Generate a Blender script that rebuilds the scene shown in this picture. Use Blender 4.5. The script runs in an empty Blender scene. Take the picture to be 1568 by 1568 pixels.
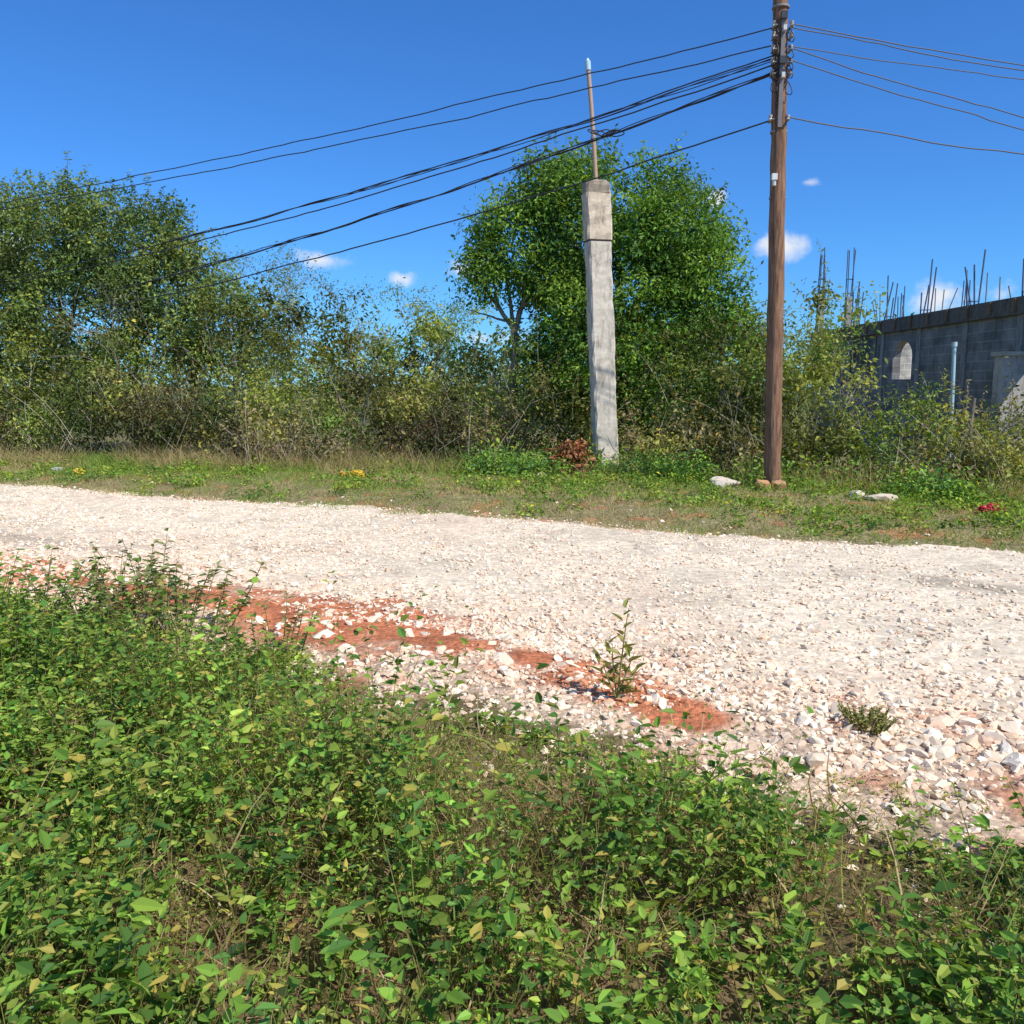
import bpy, math, numpy as np
from mathutils import Vector
rng=np.random.default_rng(7)
sc=bpy.context.scene
# ---------------------------------------------------------------- helpers
_T=np.random.default_rng(99).random((256,256))
def vn(x,y,s,seed=0):
    x=np.asarray(x,float)/s+seed*17.31; y=np.asarray(y,float)/s+seed*7.77
    xi=np.floor(x).astype(int); yi=np.floor(y).astype(int); fx=x-xi; fy=y-yi
    fx=fx*fx*(3-2*fx); fy=fy*fy*(3-2*fy)
    a=_T[xi%256,yi%256]; b=_T[(xi+1)%256,yi%256]; c=_T[xi%256,(yi+1)%256]; d=_T[(xi+1)%256,(yi+1)%256]
    return (a*(1-fx)+b*fx)*(1-fy)+(c*(1-fx)+d*fx)*fy
def fbm(x,y,s,seed=0,o=4):
    v=0;a=1;t=0
    for i in range(o):
        v=v+a*vn(x,y,s/2**i,seed+i*3); t+=a; a*=.5
    return v/t
def nrm(v): return v/np.maximum(np.linalg.norm(v,axis=-1,keepdims=True),1e-9)
def sstep(a,b,x):
    t=np.clip((x-a)/(b-a),0,1); return t*t*(3-2*t)
class Acc:
    def __init__(s): s.V=[];s.F=[];s.C=[];s.n=0
    def add(s,V,F,C,m=0,smooth=False):
        V=np.asarray(V,float).reshape(-1,3); F=np.asarray(F,int)
        C=np.asarray(C,float)
        if C.ndim==1: C=np.tile(C,(len(V),1))
        s.V.append(V); s.C.append(C); s.F.append((F+s.n,m,smooth)); s.n+=len(V)
    def build(s,name,mats,parent=None):
        V=np.concatenate(s.V); C=np.concatenate(s.C)
        me=bpy.data.meshes.new(name)
        me.vertices.add(len(V)); me.vertices.foreach_set('co',V.astype(np.float32).ravel())
        loops=np.concatenate([f.ravel() for f,_,_ in s.F])
        tot=np.concatenate([np.full(len(f),f.shape[1]) for f,_,_ in s.F])
        mi=np.concatenate([np.full(len(f),m) for f,m,_ in s.F])
        sm=np.concatenate([np.full(len(f),b) for f,_,b in s.F])
        st=np.concatenate([[0],np.cumsum(tot)[:-1]])
        me.loops.add(len(loops)); me.loops.foreach_set('vertex_index',loops.astype(np.int32))
        me.polygons.add(len(tot)); me.polygons.foreach_set('loop_start',st.astype(np.int32))
        me.update(calc_edges=True)
        me.polygons.foreach_set('material_index',mi.astype(np.int32))
        me.polygons.foreach_set('use_smooth',sm.astype(bool))
        a=me.attributes.new('tint','FLOAT_COLOR','POINT')
        c4=np.ones((len(V),4),np.float32); c4[:,:3]=np.clip(C,0,.95); a.data.foreach_set('color',c4.ravel())
        for m in mats: me.materials.append(m)
        me.update()
        ob=bpy.data.objects.new(name,me); sc.collection.objects.link(ob)
        if parent: ob.parent=parent
        return ob
def tube(acc,P,R,col,m=0,n=6,cap=True):
    P=np.asarray(P,float); k=len(P); R=np.broadcast_to(np.asarray(R,float),(k,))
    T=nrm(np.gradient(P,axis=0)); ref=np.array([0,0,1.]) if abs(T[0,2])<.8 else np.array([1.,0,0])
    A=nrm(np.cross(T,ref)); B=np.cross(T,A)
    an=np.linspace(0,2*np.pi,n,endpoint=False)
    V=P[:,None]+R[:,None,None]*(A[:,None]*np.cos(an)[None,:,None]+B[:,None]*np.sin(an)[None,:,None])
    i=np.arange(k-1)[:,None]*n; j=np.arange(n)[None]; jn=(j+1)%n
    F=np.stack([i+j,i+jn,i+n+jn,i+n+j],-1).reshape(-1,4)
    acc.add(V,F,col,m,True)
    if cap and n>4:
        acc.add(V[-1],[list(range(n))],col,m); acc.add(V[0],[list(range(n))[::-1]],col,m)
def box(acc,lo,hi,col,m=0,rot=0,org=(0,0)):
    x0,y0,z0=lo;x1,y1,z1=hi
    V=np.array([[x0,y0,z0],[x1,y0,z0],[x1,y1,z0],[x0,y1,z0],[x0,y0,z1],[x1,y0,z1],[x1,y1,z1],[x0,y1,z1]],float)
    if rot:
        c,s=math.cos(rot),math.sin(rot); q=V[:,:2]-np.array(org); V[:,0]=q[:,0]*c-q[:,1]*s+org[0]; V[:,1]=q[:,0]*s+q[:,1]*c+org[1]
    acc.add(V,[[0,3,2,1],[4,5,6,7],[0,1,5,4],[1,2,6,5],[2,3,7,6],[3,0,4,7]],col,m)
def leaves(acc,P,D,N,L,W,C,m=0,hi=False,droop=.15):
    n=len(P); D=nrm(D); S=nrm(np.cross(D,N)); N=np.cross(S,D)
    L=np.broadcast_to(L,(n,))[:,None]; W=np.broadcast_to(W,(n,))[:,None]
    if hi:
        V=np.stack([P, P+D*.3*L+S*.5*W+N*.16*W, P+D*.68*L+S*.36*W+N*(.1*W-droop*.4*L), P+D*L-N*droop*L,
                    P+D*.68*L-S*.36*W+N*(.1*W-droop*.4*L), P+D*.3*L-S*.5*W+N*.16*W],1)
        F=np.arange(n)[:,None,None]*6+np.array([[0,1,2,3],[0,3,4,5]])[None]
        acc.add(V,F.reshape(-1,4),np.repeat(C,6,0),m)
    else:
        V=np.stack([P,P+D*.45*L+S*.5*W+N*.12*W,P+D*L-N*droop*L,P+D*.45*L-S*.5*W+N*.12*W],1)
        F=np.arange(n)[:,None,None]*4+np.array([[0,1,2],[0,2,3]])[None]
        acc.add(V,F.reshape(-1,3),np.repeat(C,4,0),m)
def ribbons(acc,P,D,L,W,C,bend,m=0,seg=3):
    n=len(P); D=nrm(D); L=np.broadcast_to(L,(n,))[:,None]; W=np.broadcast_to(W,(n,))[:,None]
    a=rng.random(n)*6.283; H=np.stack([np.cos(a),np.sin(a),np.zeros(n)],1); S=nrm(np.cross(D,H)+1e-6)
    bd=rng.random(n)*6.283; Bv=np.stack([np.cos(bd),np.sin(bd),-.5*np.ones(n)],1)*np.broadcast_to(bend,(n,))[:,None]
    rows=[]
    for i in range(seg+1):
        t=i/seg; p=P+D*L*t+Bv*L*t*t; w=W*(1-.8*t)*.5
        rows+= [p-S*w,p+S*w]
    V=np.stack(rows,1); k=2*(seg+1)
    f=np.array([[2*i,2*i+1,2*i+3,2*i+2] for i in range(seg)])
    F=np.arange(n)[:,None,None]*k+f[None]
    acc.add(V,F.reshape(-1,4),np.repeat(C,k,0),m)
def pal(n,cols,w=None,var=.3):
    cols=np.array(cols,float); i=rng.choice(len(cols),n,p=w); j=rng.choice(len(cols),n,p=w)
    t=rng.random(n)[:,None]*.4; c=cols[i]*(1-t)+cols[j]*t
    return c*(1+var*(rng.random(n)[:,None]*2-1))
def rdir(n):
    return nrm(rng.normal(size=(n,3)))
def blobs(acc,C,R,n,size,base,var=.3,asp=.5,up=.5,hi=False,inner=.55):
    k=len(C); idx=np.repeat(np.arange(k),n); N=len(idx)
    u=rdir(N); r=inner+(1.12-inner)*rng.random(N)**.7
    P=C[idx]+u*r[:,None]*R[idx]*(1+.25*rng.normal(size=(N,1))*.6)
    Nn=nrm(u*.7+np.array([0,0,up])+rdir(N)*.75); D=nrm(np.cross(Nn,rdir(N))+np.array([0,0,-.25])+u*.3)
    s=size*(.6+.8*rng.random(N))
    col=base[idx]*(1+var*(rng.random((N,1))*2-1)); 
    yl=rng.random(N)<.05; col[yl]=col[yl]*[1.8,1.4,.9]
    leaves(acc,P,D,Nn,s,s*asp*(.8+.4*rng.random(N)),col,0,hi)
def shoots(acc,P,D,L,nl,size,C,m_leaf=0,m_stem=1,sc_=(.16,.12,.08),w=.012,asp=.45):
    n=len(P); D=nrm(D)
    b=rng.random(n)*6.283; Bv=np.stack([np.cos(b),np.sin(b),-.6*np.ones(n)],1)*.18
    rows=[]; S=nrm(np.cross(D,rdir(n)))
    for i in range(4):
        t=i/3; p=P+D*L[:,None]*t+Bv*L[:,None]*t*t; ww=w*(1-.7*t)*.5; rows+=[p-S*ww,p+S*ww]
    V=np.stack(rows,1); f=np.array([[2*i,2*i+1,2*i+3,2*i+2] for i in range(3)])
    acc.add(V,(np.arange(n)[:,None,None]*8+f[None]).reshape(-1,4),np.array(sc_),m_stem)
    if nl==0: return
    idx=np.repeat(np.arange(n),nl); N=len(idx); t=(.2+.8*rng.random(N))
    Q=P[idx]+D[idx]*(L[idx]*t)[:,None]+Bv[idx]*(L[idx]*t*t)[:,None]
    d=nrm(rdir(N)*[1,1,.5]+np.array([0,0,.15])); s=size*(.6+.7*rng.random(N))
    nn=nrm(np.array([0,0,1.])+rdir(N)*.6)
    leaves(acc,Q,d,nn,s,s*asp,C[idx]*(1+.3*(rng.random((N,1))*2-1)),m_leaf)
# ---------------------------------------------------------------- materials
def newmat(name):
    m=bpy.data.materials.new(name); m.use_nodes=True; nt=m.node_tree; nt.nodes.clear()
    o=nt.nodes.new('ShaderNodeOutputMaterial'); return m,nt,o
def nd(nt,t,**k):
    n=nt.nodes.new(t)
    for a,b in k.items(): setattr(n,a,b)
    return n
def leafmat(name,trans=.28,rough=.5,spec=.22):
    m,nt,o=newmat(name); a=nd(nt,'ShaderNodeAttribute',attribute_name='tint')
    p=nd(nt,'ShaderNodeBsdfPrincipled'); p.inputs['Roughness'].default_value=rough; p.inputs['Specular IOR Level'].default_value=spec
    nt.links.new(a.outputs['Color'],p.inputs['Base Color'])
    t=nd(nt,'ShaderNodeBsdfTranslucent'); g=nd(nt,'ShaderNodeMix',data_type='RGBA',blend_type='MULTIPLY'); g.inputs[0].default_value=1
    nt.links.new(a.outputs['Color'],g.inputs[6]); g.inputs[7].default_value=(1.7,1.6,.5,1); nt.links.new(g.outputs[2],t.inputs['Color'])
    x=nd(nt,'ShaderNodeMixShader'); x.inputs[0].default_value=trans
    nt.links.new(p.outputs[0],x.inputs[1]); nt.links.new(t.outputs[0],x.inputs[2]); nt.links.new(x.outputs[0],o.inputs[0]); return m
def roughmat(name,scale=20,lo=.6,hi=1.3,bump=.3,bdist=.02,rough=.9,vor=0,vs=40,stretch=None,spec=.2,crack=0):
    m,nt,o=newmat(name); L=nt.links.new
    a=nd(nt,'ShaderNodeAttribute',attribute_name='tint'); tc=nd(nt,'ShaderNodeTexCoord')
    mp=nd(nt,'ShaderNodeMapping'); L(tc.outputs['Object'],mp.inputs[0])
    if stretch: mp.inputs['Scale'].default_value=stretch
    n1=nd(nt,'ShaderNodeTexNoise'); n1.inputs['Scale'].default_value=scale; n1.inputs['Detail'].default_value=8; n1.inputs['Roughness'].default_value=.65
    L(mp.outputs[0],n1.inputs['Vector'])
    mr=nd(nt,'ShaderNodeMapRange'); mr.inputs[1].default_value=.3; mr.inputs[2].default_value=.7; mr.inputs[3].default_value=lo; mr.inputs[4].default_value=hi
    L(n1.outputs['Fac'],mr.inputs[0])
    mul=nd(nt,'ShaderNodeVectorMath',operation='MULTIPLY'); L(a.outputs['Color'],mul.inputs[0]); L(mr.outputs[0],mul.inputs[1])
    out=mul.outputs[0]; h=n1.outputs['Fac']
    if vor:
        v=nd(nt,'ShaderNodeTexVoronoi'); v.inputs['Scale'].default_value=vs; v.inputs['Randomness'].default_value=1; L(tc.outputs['Object'],v.inputs['Vector'])
        sp=nd(nt,'ShaderNodeSeparateColor'); L(v.outputs['Color'],sp.inputs[0])
        r2=nd(nt,'ShaderNodeMapRange'); r2.inputs[3].default_value=1-vor; r2.inputs[4].default_value=1+vor*.6; L(sp.outputs[0],r2.inputs[0])
        m2=nd(nt,'ShaderNodeVectorMath',operation='MULTIPLY'); L(out,m2.inputs[0]); L(r2.outputs[0],m2.inputs[1]); out=m2.outputs[0]
        ad=nd(nt,'ShaderNodeMath',operation='MULTIPLY_ADD'); L(v.outputs['Distance'],ad.inputs[0]); ad.inputs[1].default_value=-.6; L(h,ad.inputs[2]); h=ad.outputs[0]
    if crack:
        nn=nd(nt,'ShaderNodeTexNoise'); nn.inputs['Scale'].default_value=2.6; nn.inputs['Detail'].default_value=7; nn.inputs['Roughness'].default_value=.7
        m9=nd(nt,'ShaderNodeMapping'); m9.inputs['Scale'].default_value=(2.4,2.4,.7); L(tc.outputs['Object'],m9.inputs[0]); L(m9.outputs[0],nn.inputs['Vector'])
        r3=nd(nt,'ShaderNodeMapRange'); r3.inputs[1].default_value=.5; r3.inputs[2].default_value=.64; r3.inputs[3].default_value=1; r3.inputs[4].default_value=.58; L(nn.outputs['Fac'],r3.inputs[0])
        m3=nd(nt,'ShaderNodeVectorMath',operation='MULTIPLY'); L(out,m3.inputs[0]); L(r3.outputs[0],m3.inputs[1]); out=m3.outputs[0]
    p=nd(nt,'ShaderNodeBsdfPrincipled'); p.inputs['Roughness'].default_value=rough; p.inputs['Specular IOR Level'].default_value=spec
    L(out,p.inputs['Base Color'])
    b=nd(nt,'ShaderNodeBump'); b.inputs['Strength'].default_value=bump; b.inputs['Distance'].default_value=bdist; L(h,b.inputs['Height']); L(b.outputs[0],p.inputs['Normal'])
    L(p.outputs[0],o.inputs[0]); return m
def blockmat():
    m,nt,o=newmat('concrete_block'); L=nt.links.new
    a=nd(nt,'ShaderNodeAttribute',attribute_name='tint'); tc=nd(nt,'ShaderNodeTexCoord'); sp=nd(nt,'ShaderNodeSeparateXYZ'); L(tc.outputs['Object'],sp.inputs[0])
    ad=nd(nt,'ShaderNodeMath',operation='ADD'); L(sp.outputs[0],ad.inputs[0]); L(sp.outputs[1],ad.inputs[1])
    cb=nd(nt,'ShaderNodeCombineXYZ'); L(ad.outputs[0],cb.inputs[0]); L(sp.outputs[2],cb.inputs[1])
    br=nd(nt,'ShaderNodeTexBrick'); br.inputs['Scale'].default_value=1; br.inputs['Brick Width'].default_value=.4; br.inputs['Row Height'].default_value=.2; br.inputs['Mortar Size'].default_value=.012
    br.inputs['Color1'].default_value=(.9,.9,.9,1); br.inputs['Color2'].default_value=(.7,.7,.7,1); br.inputs['Mortar'].default_value=(1.25,1.2,1.1,1)
    L(cb.outputs[0],br.inputs['Vector'])
    n=nd(nt,'ShaderNodeTexNoise'); n.inputs['Scale'].default_value=2.5; n.inputs['Detail'].default_value=8; L(tc.outputs['Object'],n.inputs['Vector'])
    r=nd(nt,'ShaderNodeMapRange'); r.inputs[1].default_value=.3;r.inputs[2].default_value=.7;r.inputs[3].default_value=.45; r.inputs[4].default_value=1.25; L(n.outputs['Fac'],r.inputs[0])
    m1=nd(nt,'ShaderNodeVectorMath',operation='MULTIPLY'); L(a.outputs['Color'],m1.inputs[0]); L(br.outputs['Color'],m1.inputs[1])
    m2=nd(nt,'ShaderNodeVectorMath',operation='MULTIPLY'); L(m1.outputs[0],m2.inputs[0]); L(r.outputs[0],m2.inputs[1])
    p=nd(nt,'ShaderNodeBsdfPrincipled'); p.inputs['Roughness'].default_value=.95; L(m2.outputs[0],p.inputs['Base Color'])
    b=nd(nt,'ShaderNodeBump'); b.inputs['Strength'].default_value=.5; b.inputs['Distance'].default_value=.01; L(br.outputs['Fac'],b.inputs['Height']); b.invert=True; L(b.outputs[0],p.inputs['Normal'])
    L(p.outputs[0],o.inputs[0]); return m
M_leaf=leafmat('leaf'); M_dry=leafmat('dry_grass',.25,.8,.1)
M_bark=roughmat('bark',12,.5,1.4,.6,.02,stretch=(1,1,.25))
M_wood=roughmat('weathered_wood',9,.35,1.6,.8,.025,stretch=(3,3,.3))
M_ground=roughmat('earth',14,.6,1.35,.8,.03,.95,vor=.25,vs=28)
M_road=roughmat('limestone_gravel',9,.80,1.10,.8,.016,.9,vor=.22,vs=22)
M_stone=roughmat('limestone',25,.88,1.10,.35,.008,.85)
M_conc=roughmat('concrete',9,.75,1.15,.6,.014,.9,crack=1.3)
M_metal=roughmat('galvanised_metal',30,.8,1.1,.1,.002,.4,spec=.5)
M_wire=roughmat('cable_sheath',30,.8,1.2,.1,.002,.5,spec=.4)
M_plast=roughmat('plastic',30,.9,1.1,.1,.003,.35,spec=.5)
M_block=blockmat()
# ---------------------------------------------------------------- terrain fields
def Yv(x): return np.interp(x,[-30,-4,-1.6,-.68,.22,1.03,1.92,4,12],[20,6.85,5.45,4.85,4.25,3.6,3.05,2.1,-2])
def Yn(x): return np.interp(x,[-30,-5,-2.1,-.2,.9,2,4,12],[21.5,8.5,7.3,6.1,5.2,4.55,3.3,-.8])
def Yf(x): return 11.25-.45*x
def Yb(x): return np.interp(x,[-30,-14,-10.5,-5,0,2.5,4.5,7,12,20],[27,19.7,18.4,17.2,16.6,16.1,14.6,12.2,9,4])
def gz(x,y):
    x=np.asarray(x,float);y=np.asarray(y,float)
    fine=sstep(30,18,np.hypot(x,y))
    z=(fbm(x,y,2.5,1)-.5)*.10*fine+(fbm(x,y,.35,5,3)-.5)*.035*fine
    mid=.5*(Yv(x)+Yn(x)); z=z+.07*np.exp(-((y-mid)/.45)**2)*(.3+fbm(x,y,.8,9))
    z=z+ (fbm(x,y,.16,12,2)-.5)*.05*np.exp(-((y-mid)/.6)**2)
    inroad=sstep(0,.5,y-Yn(x))*sstep(0,.5,Yf(x)-y)
    z=z*(1-.75*inroad)
    z=z+.10*sstep(0,1.2,y-Yf(x))*fine
    return z
def red(x,y):
    r=0
    for (a,b,rx,ry) in [(-1.25,6.3,1.5,1.0),(.4,4.98,.62,.62),(-4.4,7.9,2.1,.8),(-2.8,7.0,1.2,.65),(-.45,5.6,.6,.35),(.8,4.4,.35,.3)]:
        dx=x-a; dy=(y-b)+.42*dx
        r=np.maximum(r,1-np.sqrt((dx/rx)**2+(dy/ry)**2))
    return sstep(0,.45,r+.95*(fbm(x,y,.28,21,4)-.5))
def spaced(lo,hi,flo,fhi,st):
    c=np.arange(flo,fhi,st); a=[flo]; s=st
    while a[-1]>lo: s*=1.25; a.append(a[-1]-s)
    b=[c[-1]]; s=st
    while b[-1]<hi: s*=1.25; b.append(b[-1]+s)
    return np.concatenate([np.array(a[1:])[::-1],c,np.array(b[1:])])
def grid(xs,ys):
    X,Y=np.meshgrid(xs,ys); nx=len(xs); ny=len(ys)
    i=np.arange(ny-1)[:,None]*nx+np.arange(nx-1)[None]
    F=np.stack([i,i+1,i+nx+1,i+nx],-1).reshape(-1,4); return X.ravel(),Y.ravel(),F
X,Y,F=grid(spaced(-900,900,-9,9,.05),spaced(-900,1200,1.0,17,.05))
Z=gz(X,Y)
n1=fbm(X,Y,.6,30)[:,None]; n2=fbm(X,Y,.2,33)[:,None]
soil=np.array([.19,.125,.07])*(1-n1)*1.2+np.array([.13,.115,.05])*n1
rub=np.array([.70,.53,.39])*(.8+.4*n2); rub=rub*(1-.45*sstep(.5,.62,n1))+np.array([.40,.29,.21])*.45*sstep(.5,.62,n1)
redc=np.array([.52,.185,.09])*(.65+.7*n2)
verge=np.array([.26,.22,.11])*(.7+.6*n2)
far=np.array([.08,.10,.04])
e=(fbm(X,Y,.5,40)-.5)*.9
wv=sstep(-.12,.12,(Yv(X)-Y)+e)[:,None]; wf=sstep(-.1,.1,(Y-Yf(X))+e*.4)[:,None]
C=rub*(1-wv)+soil*wv; C=C*(1-wf)+verge*wf
rd=red(X,Y)[:,None]*(1-.6*wv); C=C*(1-rd)+redc*rd
ff=sstep(22,40,np.hypot(X,Y))[:,None]; C=C*(1-ff)+far*ff
g=Acc(); g.add(np.stack([X,Y,Z],1),F,C,0,True); g.build('ground',[M_ground])
# gravel road sheet
us=np.concatenate([np.linspace(-60,-10,60,endpoint=False),np.arange(-10,8,.05),np.linspace(8,14,30)])
vs=np.linspace(-.03,1.03,110)
U,Vv=np.meshgrid(us,vs); a=Yn(U)-.15; b=Yf(U)+.1; YY=a+(b-a)*Vv
XX=U.ravel(); YY=YY.ravel(); nx=len(us); ny=len(vs)
i=np.arange(ny-1)[:,None]*nx+np.arange(nx-1)[None]; F=np.stack([i,i+1,i+nx+1,i+nx],-1).reshape(-1,4)
def redge(x,y):
    return np.minimum(y-Yn(x)-.9*red(x,y)*sstep(1.1,0,y-Yn(x)),Yf(x)-y)+(fbm(x,y,.9,50,5)-.5)*1.2
dn=YY-Yn(XX); df=Yf(XX)-YY; ed=redge(XX,YY)
ZZ=gz(XX,YY)+.022*sstep(-.25,.2,ed)*2-.028+(fbm(XX,YY,.12,53,2)-.5)*.018+(fbm(XX,YY,.5,54,3)-.5)*.02
n1=fbm(XX,YY,1.6,60)[:,None]; n2=fbm(XX,YY,.25,63)[:,None]; n3=fbm(XX,YY,.6,66,3)[:,None]
C=np.array([.80,.68,.53])*(.82+.30*n2); C=C*(1-.55*sstep(.46,.66,n1))+np.array([.77,.60,.45])*.55*sstep(.46,.66,n1)
C=C*(1-.12*sstep(.52,.62,n3))
v=(dn/(dn+df))[:,None]; tr=np.exp(-((v-.36)/.05)**2)+np.exp(-((v-.62)/.05)**2); C=C*(1-.07*tr*sstep(.35,.55,n1))
nearE=sstep(1.4,.1,dn)[:,None]; C=C*(1-.35*nearE)+np.array([.66,.47,.33])*.35*nearE
dk=sstep(0,.5,1-np.sqrt(((XX-4.2)/1.3)**2+((YY-7.2+.4*(XX-4.2))/.33)**2)+1.3*(fbm(XX,YY,.4,70)-.5))[:,None]; C=C*(1-.4*dk)
dk=sstep(0,.5,1-np.sqrt(((XX+5.6)/1.8)**2+((YY-9.7+.45*(XX+5.6))/.4)**2)+1.6*(fbm(XX,YY,.4,71)-.5))[:,None]; C=C*(1-.25*dk)
g=Acc(); g.add(np.stack([XX,YY,ZZ],1),F,C,0,True); g.build('gravel_road',[M_road])
def rz(x,y):
    dn=y-Yn(x); df=Yf(x)-y; ed=redge(x,y)
    return np.maximum(gz(x,y),np.where((dn>-.15)&(df>-.1),gz(x,y)+.044*sstep(-.25,.2,ed)-.028+(fbm(x,y,.5,54,3)-.5)*.02,-9))
def ico(sub):
    import bmesh
    bm=bmesh.new(); bmesh.ops.create_icosphere(bm,subdivisions=sub,radius=1); V=np.array([v.co[:] for v in bm.verts]); F=np.array([[v.index for v in f.verts] for f in bm.faces]); bm.free(); return V,F
def stones(acc,x,y,s,C,sub=1,sink=.3):
    V0,F0=ico(sub); n=len(x); k=len(V0)
    var=[]
    for q in range(14):
        v=V0*(1+.3*rng.normal(size=(k,1))*(.8 if sub==1 else .3))
        for _ in range(7):
            pn=rdir(1)[0]; dd=rng.uniform(.35,.7); pr=v@pn; v=v-np.maximum(pr-dd,0)[:,None]*pn
        var.append(v*1.3)
    W=np.stack(var)[rng.integers(0,14,n)]
    sc3=s[:,None]*np.stack([.8+.6*rng.random(n),.7+.5*rng.random(n),.35+.35*rng.random(n)],1)
    W=W*sc3[:,None]; a=rng.random(n)*6.283; c,si=np.cos(a)[:,None],np.sin(a)[:,None]
    b=(rng.random(n)-.5)[:,None]*1.4; W=np.stack([W[...,0],W[...,1]*np.cos(b)-W[...,2]*np.sin(b),W[...,1]*np.sin(b)+W[...,2]*np.cos(b)],-1)
    W=np.stack([W[...,0]*c-W[...,1]*si,W[...,0]*si+W[...,1]*c,W[...,2]],-1)
    W=W+np.stack([x,y,rz(x,y)+sc3[:,2]*(1-sink)*.35],1)[:,None]
    Fq=(np.arange(n)[:,None,None]*k+F0[None]).reshape(-1,3)
    acc.add(W,Fq,np.repeat(C,k,0))
cream=[[.84,.71,.55],[.78,.60,.44],[.86,.77,.65],[.68,.47,.33],[.56,.46,.37]]
g=Acc()
N=46000; x=rng.uniform(-9,6.5,N); t=rng.random(N)**1.35; y=Yn(x)-.3+(Yf(x)-Yn(x)+.5)*t
k=(y>1.5)&(np.abs(x)<.75*y+1)&(fbm(x,y,.8,77,3)+.25*rng.random(N)>.46+.04*t); x,y,t=x[k],y[k],t[k]; s=(.006+.024*rng.random(len(x))**2.4)*(1-.2*t)
stones(g,x,y,s,pal(len(x),cream,[.42,.28,.15,.09,.06],.10))
g.build('road_gravel',[M_stone])
g=Acc()
N=30000; x=rng.uniform(-7,4.5,N); t=rng.normal(.6,.48,N); y=Yv(x)+(Yn(x)-Yv(x))*t
k=(y>1.5)&(np.abs(x)<.75*y+1)&(fbm(x,y,.5,80,3)+.14*rng.random(N)-.24*red(x,y)>.38+.2*np.maximum(0,-t)); x,y=x[k],y[k]; s=.006+.028*rng.random(len(x))**2.8
c=pal(len(x),cream,[.38,.3,.12,.12,.08],.12); r=red(x,y)[:,None]*(rng.random((len(x),1))<.5); c=c*(1-r)+np.array([.56,.26,.14])*r
stones(g,x,y,s,c)
N=200; x=rng.uniform(-5,3.2,N); t=rng.normal(.5,.32,N); y=Yv(x)+(Yn(x)-Yv(x))*t
s=.02+.035*rng.random(N)**2
stones(g,x,y,s,pal(N,cream,[.35,.25,.2,.13,.07],.1),2)
x=rng.normal(2.25,.35,70); y=rng.normal(3.95,.2,70); stones(g,x,y,.02+.04*rng.random(70),pal(70,cream,[.25,.35,.1,.25,.05],.1),2)
g.build('limestone_rubble',[M_stone])
g=Acc(); N=110; x=rng.uniform(-10,7,N); y=Yf(x)+rng.uniform(-.1,1.3,N)
stones(g,x,y,.01+.03*rng.random(N)**3,pal(N,cream,None,.15),1); g.build('verge_stones',[M_stone])
# ---------------------------------------------------------------- foreground weeds
GR=[[.165,.31,.045],[.25,.37,.055],[.075,.17,.035],[.31,.37,.065]]
OL=[[.26,.28,.075],[.18,.22,.06],[.34,.31,.10]]
DR=[[.46,.33,.19],[.36,.24,.14],[.58,.46,.30],[.24,.14,.085]]
def fgpos(N,edge=0.,ymin=1.15):
    x=rng.uniform(-6.5,5,N); y=rng.uniform(ymin,8.2,N)
    e=(fbm(x,y,.6,90)-.5)*1.2
    k=(y<Yv(x)+edge+e)&(np.abs(x)<.72*y+1.3); return x[k],y[k]
def lush(x,y):
    left=.22*sstep(-1.2,-3,x); d=Yv(x)-y
    return sstep(.44,.60,fbm(x,y,.45,101,4)+.12*sstep(.5,1.6,d)+.06*sstep(1.2,2.0,d)-.10+left)
def tall(x,y): return .22+2.1*fbm(x,y,.38,111,3)**1.7*1.5
def weeds(acc,x,y,H,nl,Lf,C,asp=.5,hi=True):
    n=len(x); P=np.stack([x,y,gz(x,y)-.01],1); D=nrm(np.stack([rng.normal(0,.35,n),rng.normal(0,.35,n),np.ones(n)],1))
    ribbons(acc,P,D,H,.005,C*.5+np.array([.11,.055,.025]),.05,0,2)
    idx=np.repeat(np.arange(n),nl); N=len(idx); t=.2+.85*rng.random(N)
    a=rng.random(N)*6.283; el=-.1+.9*rng.random(N)
    d=nrm(np.stack([np.cos(a),np.sin(a),el],1)); Q=P[idx]+D[idx]*(H[idx]*t)[:,None]+d*.015
    nn=nrm(np.array([0,0,1.])+.8*rdir(N)); s=Lf[idx]*(.5+.7*rng.random(N))
    c=C[idx]*(1+.38*(rng.random((N,1))*2-1)); yl=rng.random(N)<.07; c[yl]=c[yl]*.3+np.array([.55,.42,.10])*.7
    leaves(acc,Q,d,nn,s,s*asp*(.8+.4*rng.random(N)),c,0,hi,.14)
g=Acc()
x,y=fgpos(25000); l=lush(x,y); k=rng.random(len(x))<.05+.95*l; x,y,l=x[k],y[k],l[k]
edge=sstep(-.1,1.4,Yv(x)-y); H=(.05+.27*edge*(.4+.6*l))*(.6+.8*rng.random(len(x)))*tall(x,y)
cc=pal(len(x),GR,[.35,.24,.29,.12],.3)*(.5+.95*fbm(x,y,.35,115,3))[:,None]
weeds(g,x,y,H,12,.024+.034*rng.random(len(x)),cc,.52)
x,y=fgpos(22000,.1); l=lush(x,y); k=rng.random(len(x))<.38+.2*(1-l); x,y,l=x[k],y[k],l[k]
edge=sstep(-.1,1.4,Yv(x)-y); H=(.025+.17*edge)*(.6+.8*rng.random(len(x)))*tall(x,y)
weeds(g,x,y,H,11,.011+.015*rng.random(len(x)),pal(len(x),OL+GR[:2],None,.25),.45)
x,y=fgpos(3200,-.4); k=lush(x,y)>.4; x,y=x[k],y[k]
weeds(g,x,y,.12+.26*rng.random(len(x)),9,.045+.045*rng.random(len(x)),pal(len(x),GR,[.35,.35,.15,.15],.25),.38)
g.build('foreground_weeds',[M_leaf])
g=Acc()
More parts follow.
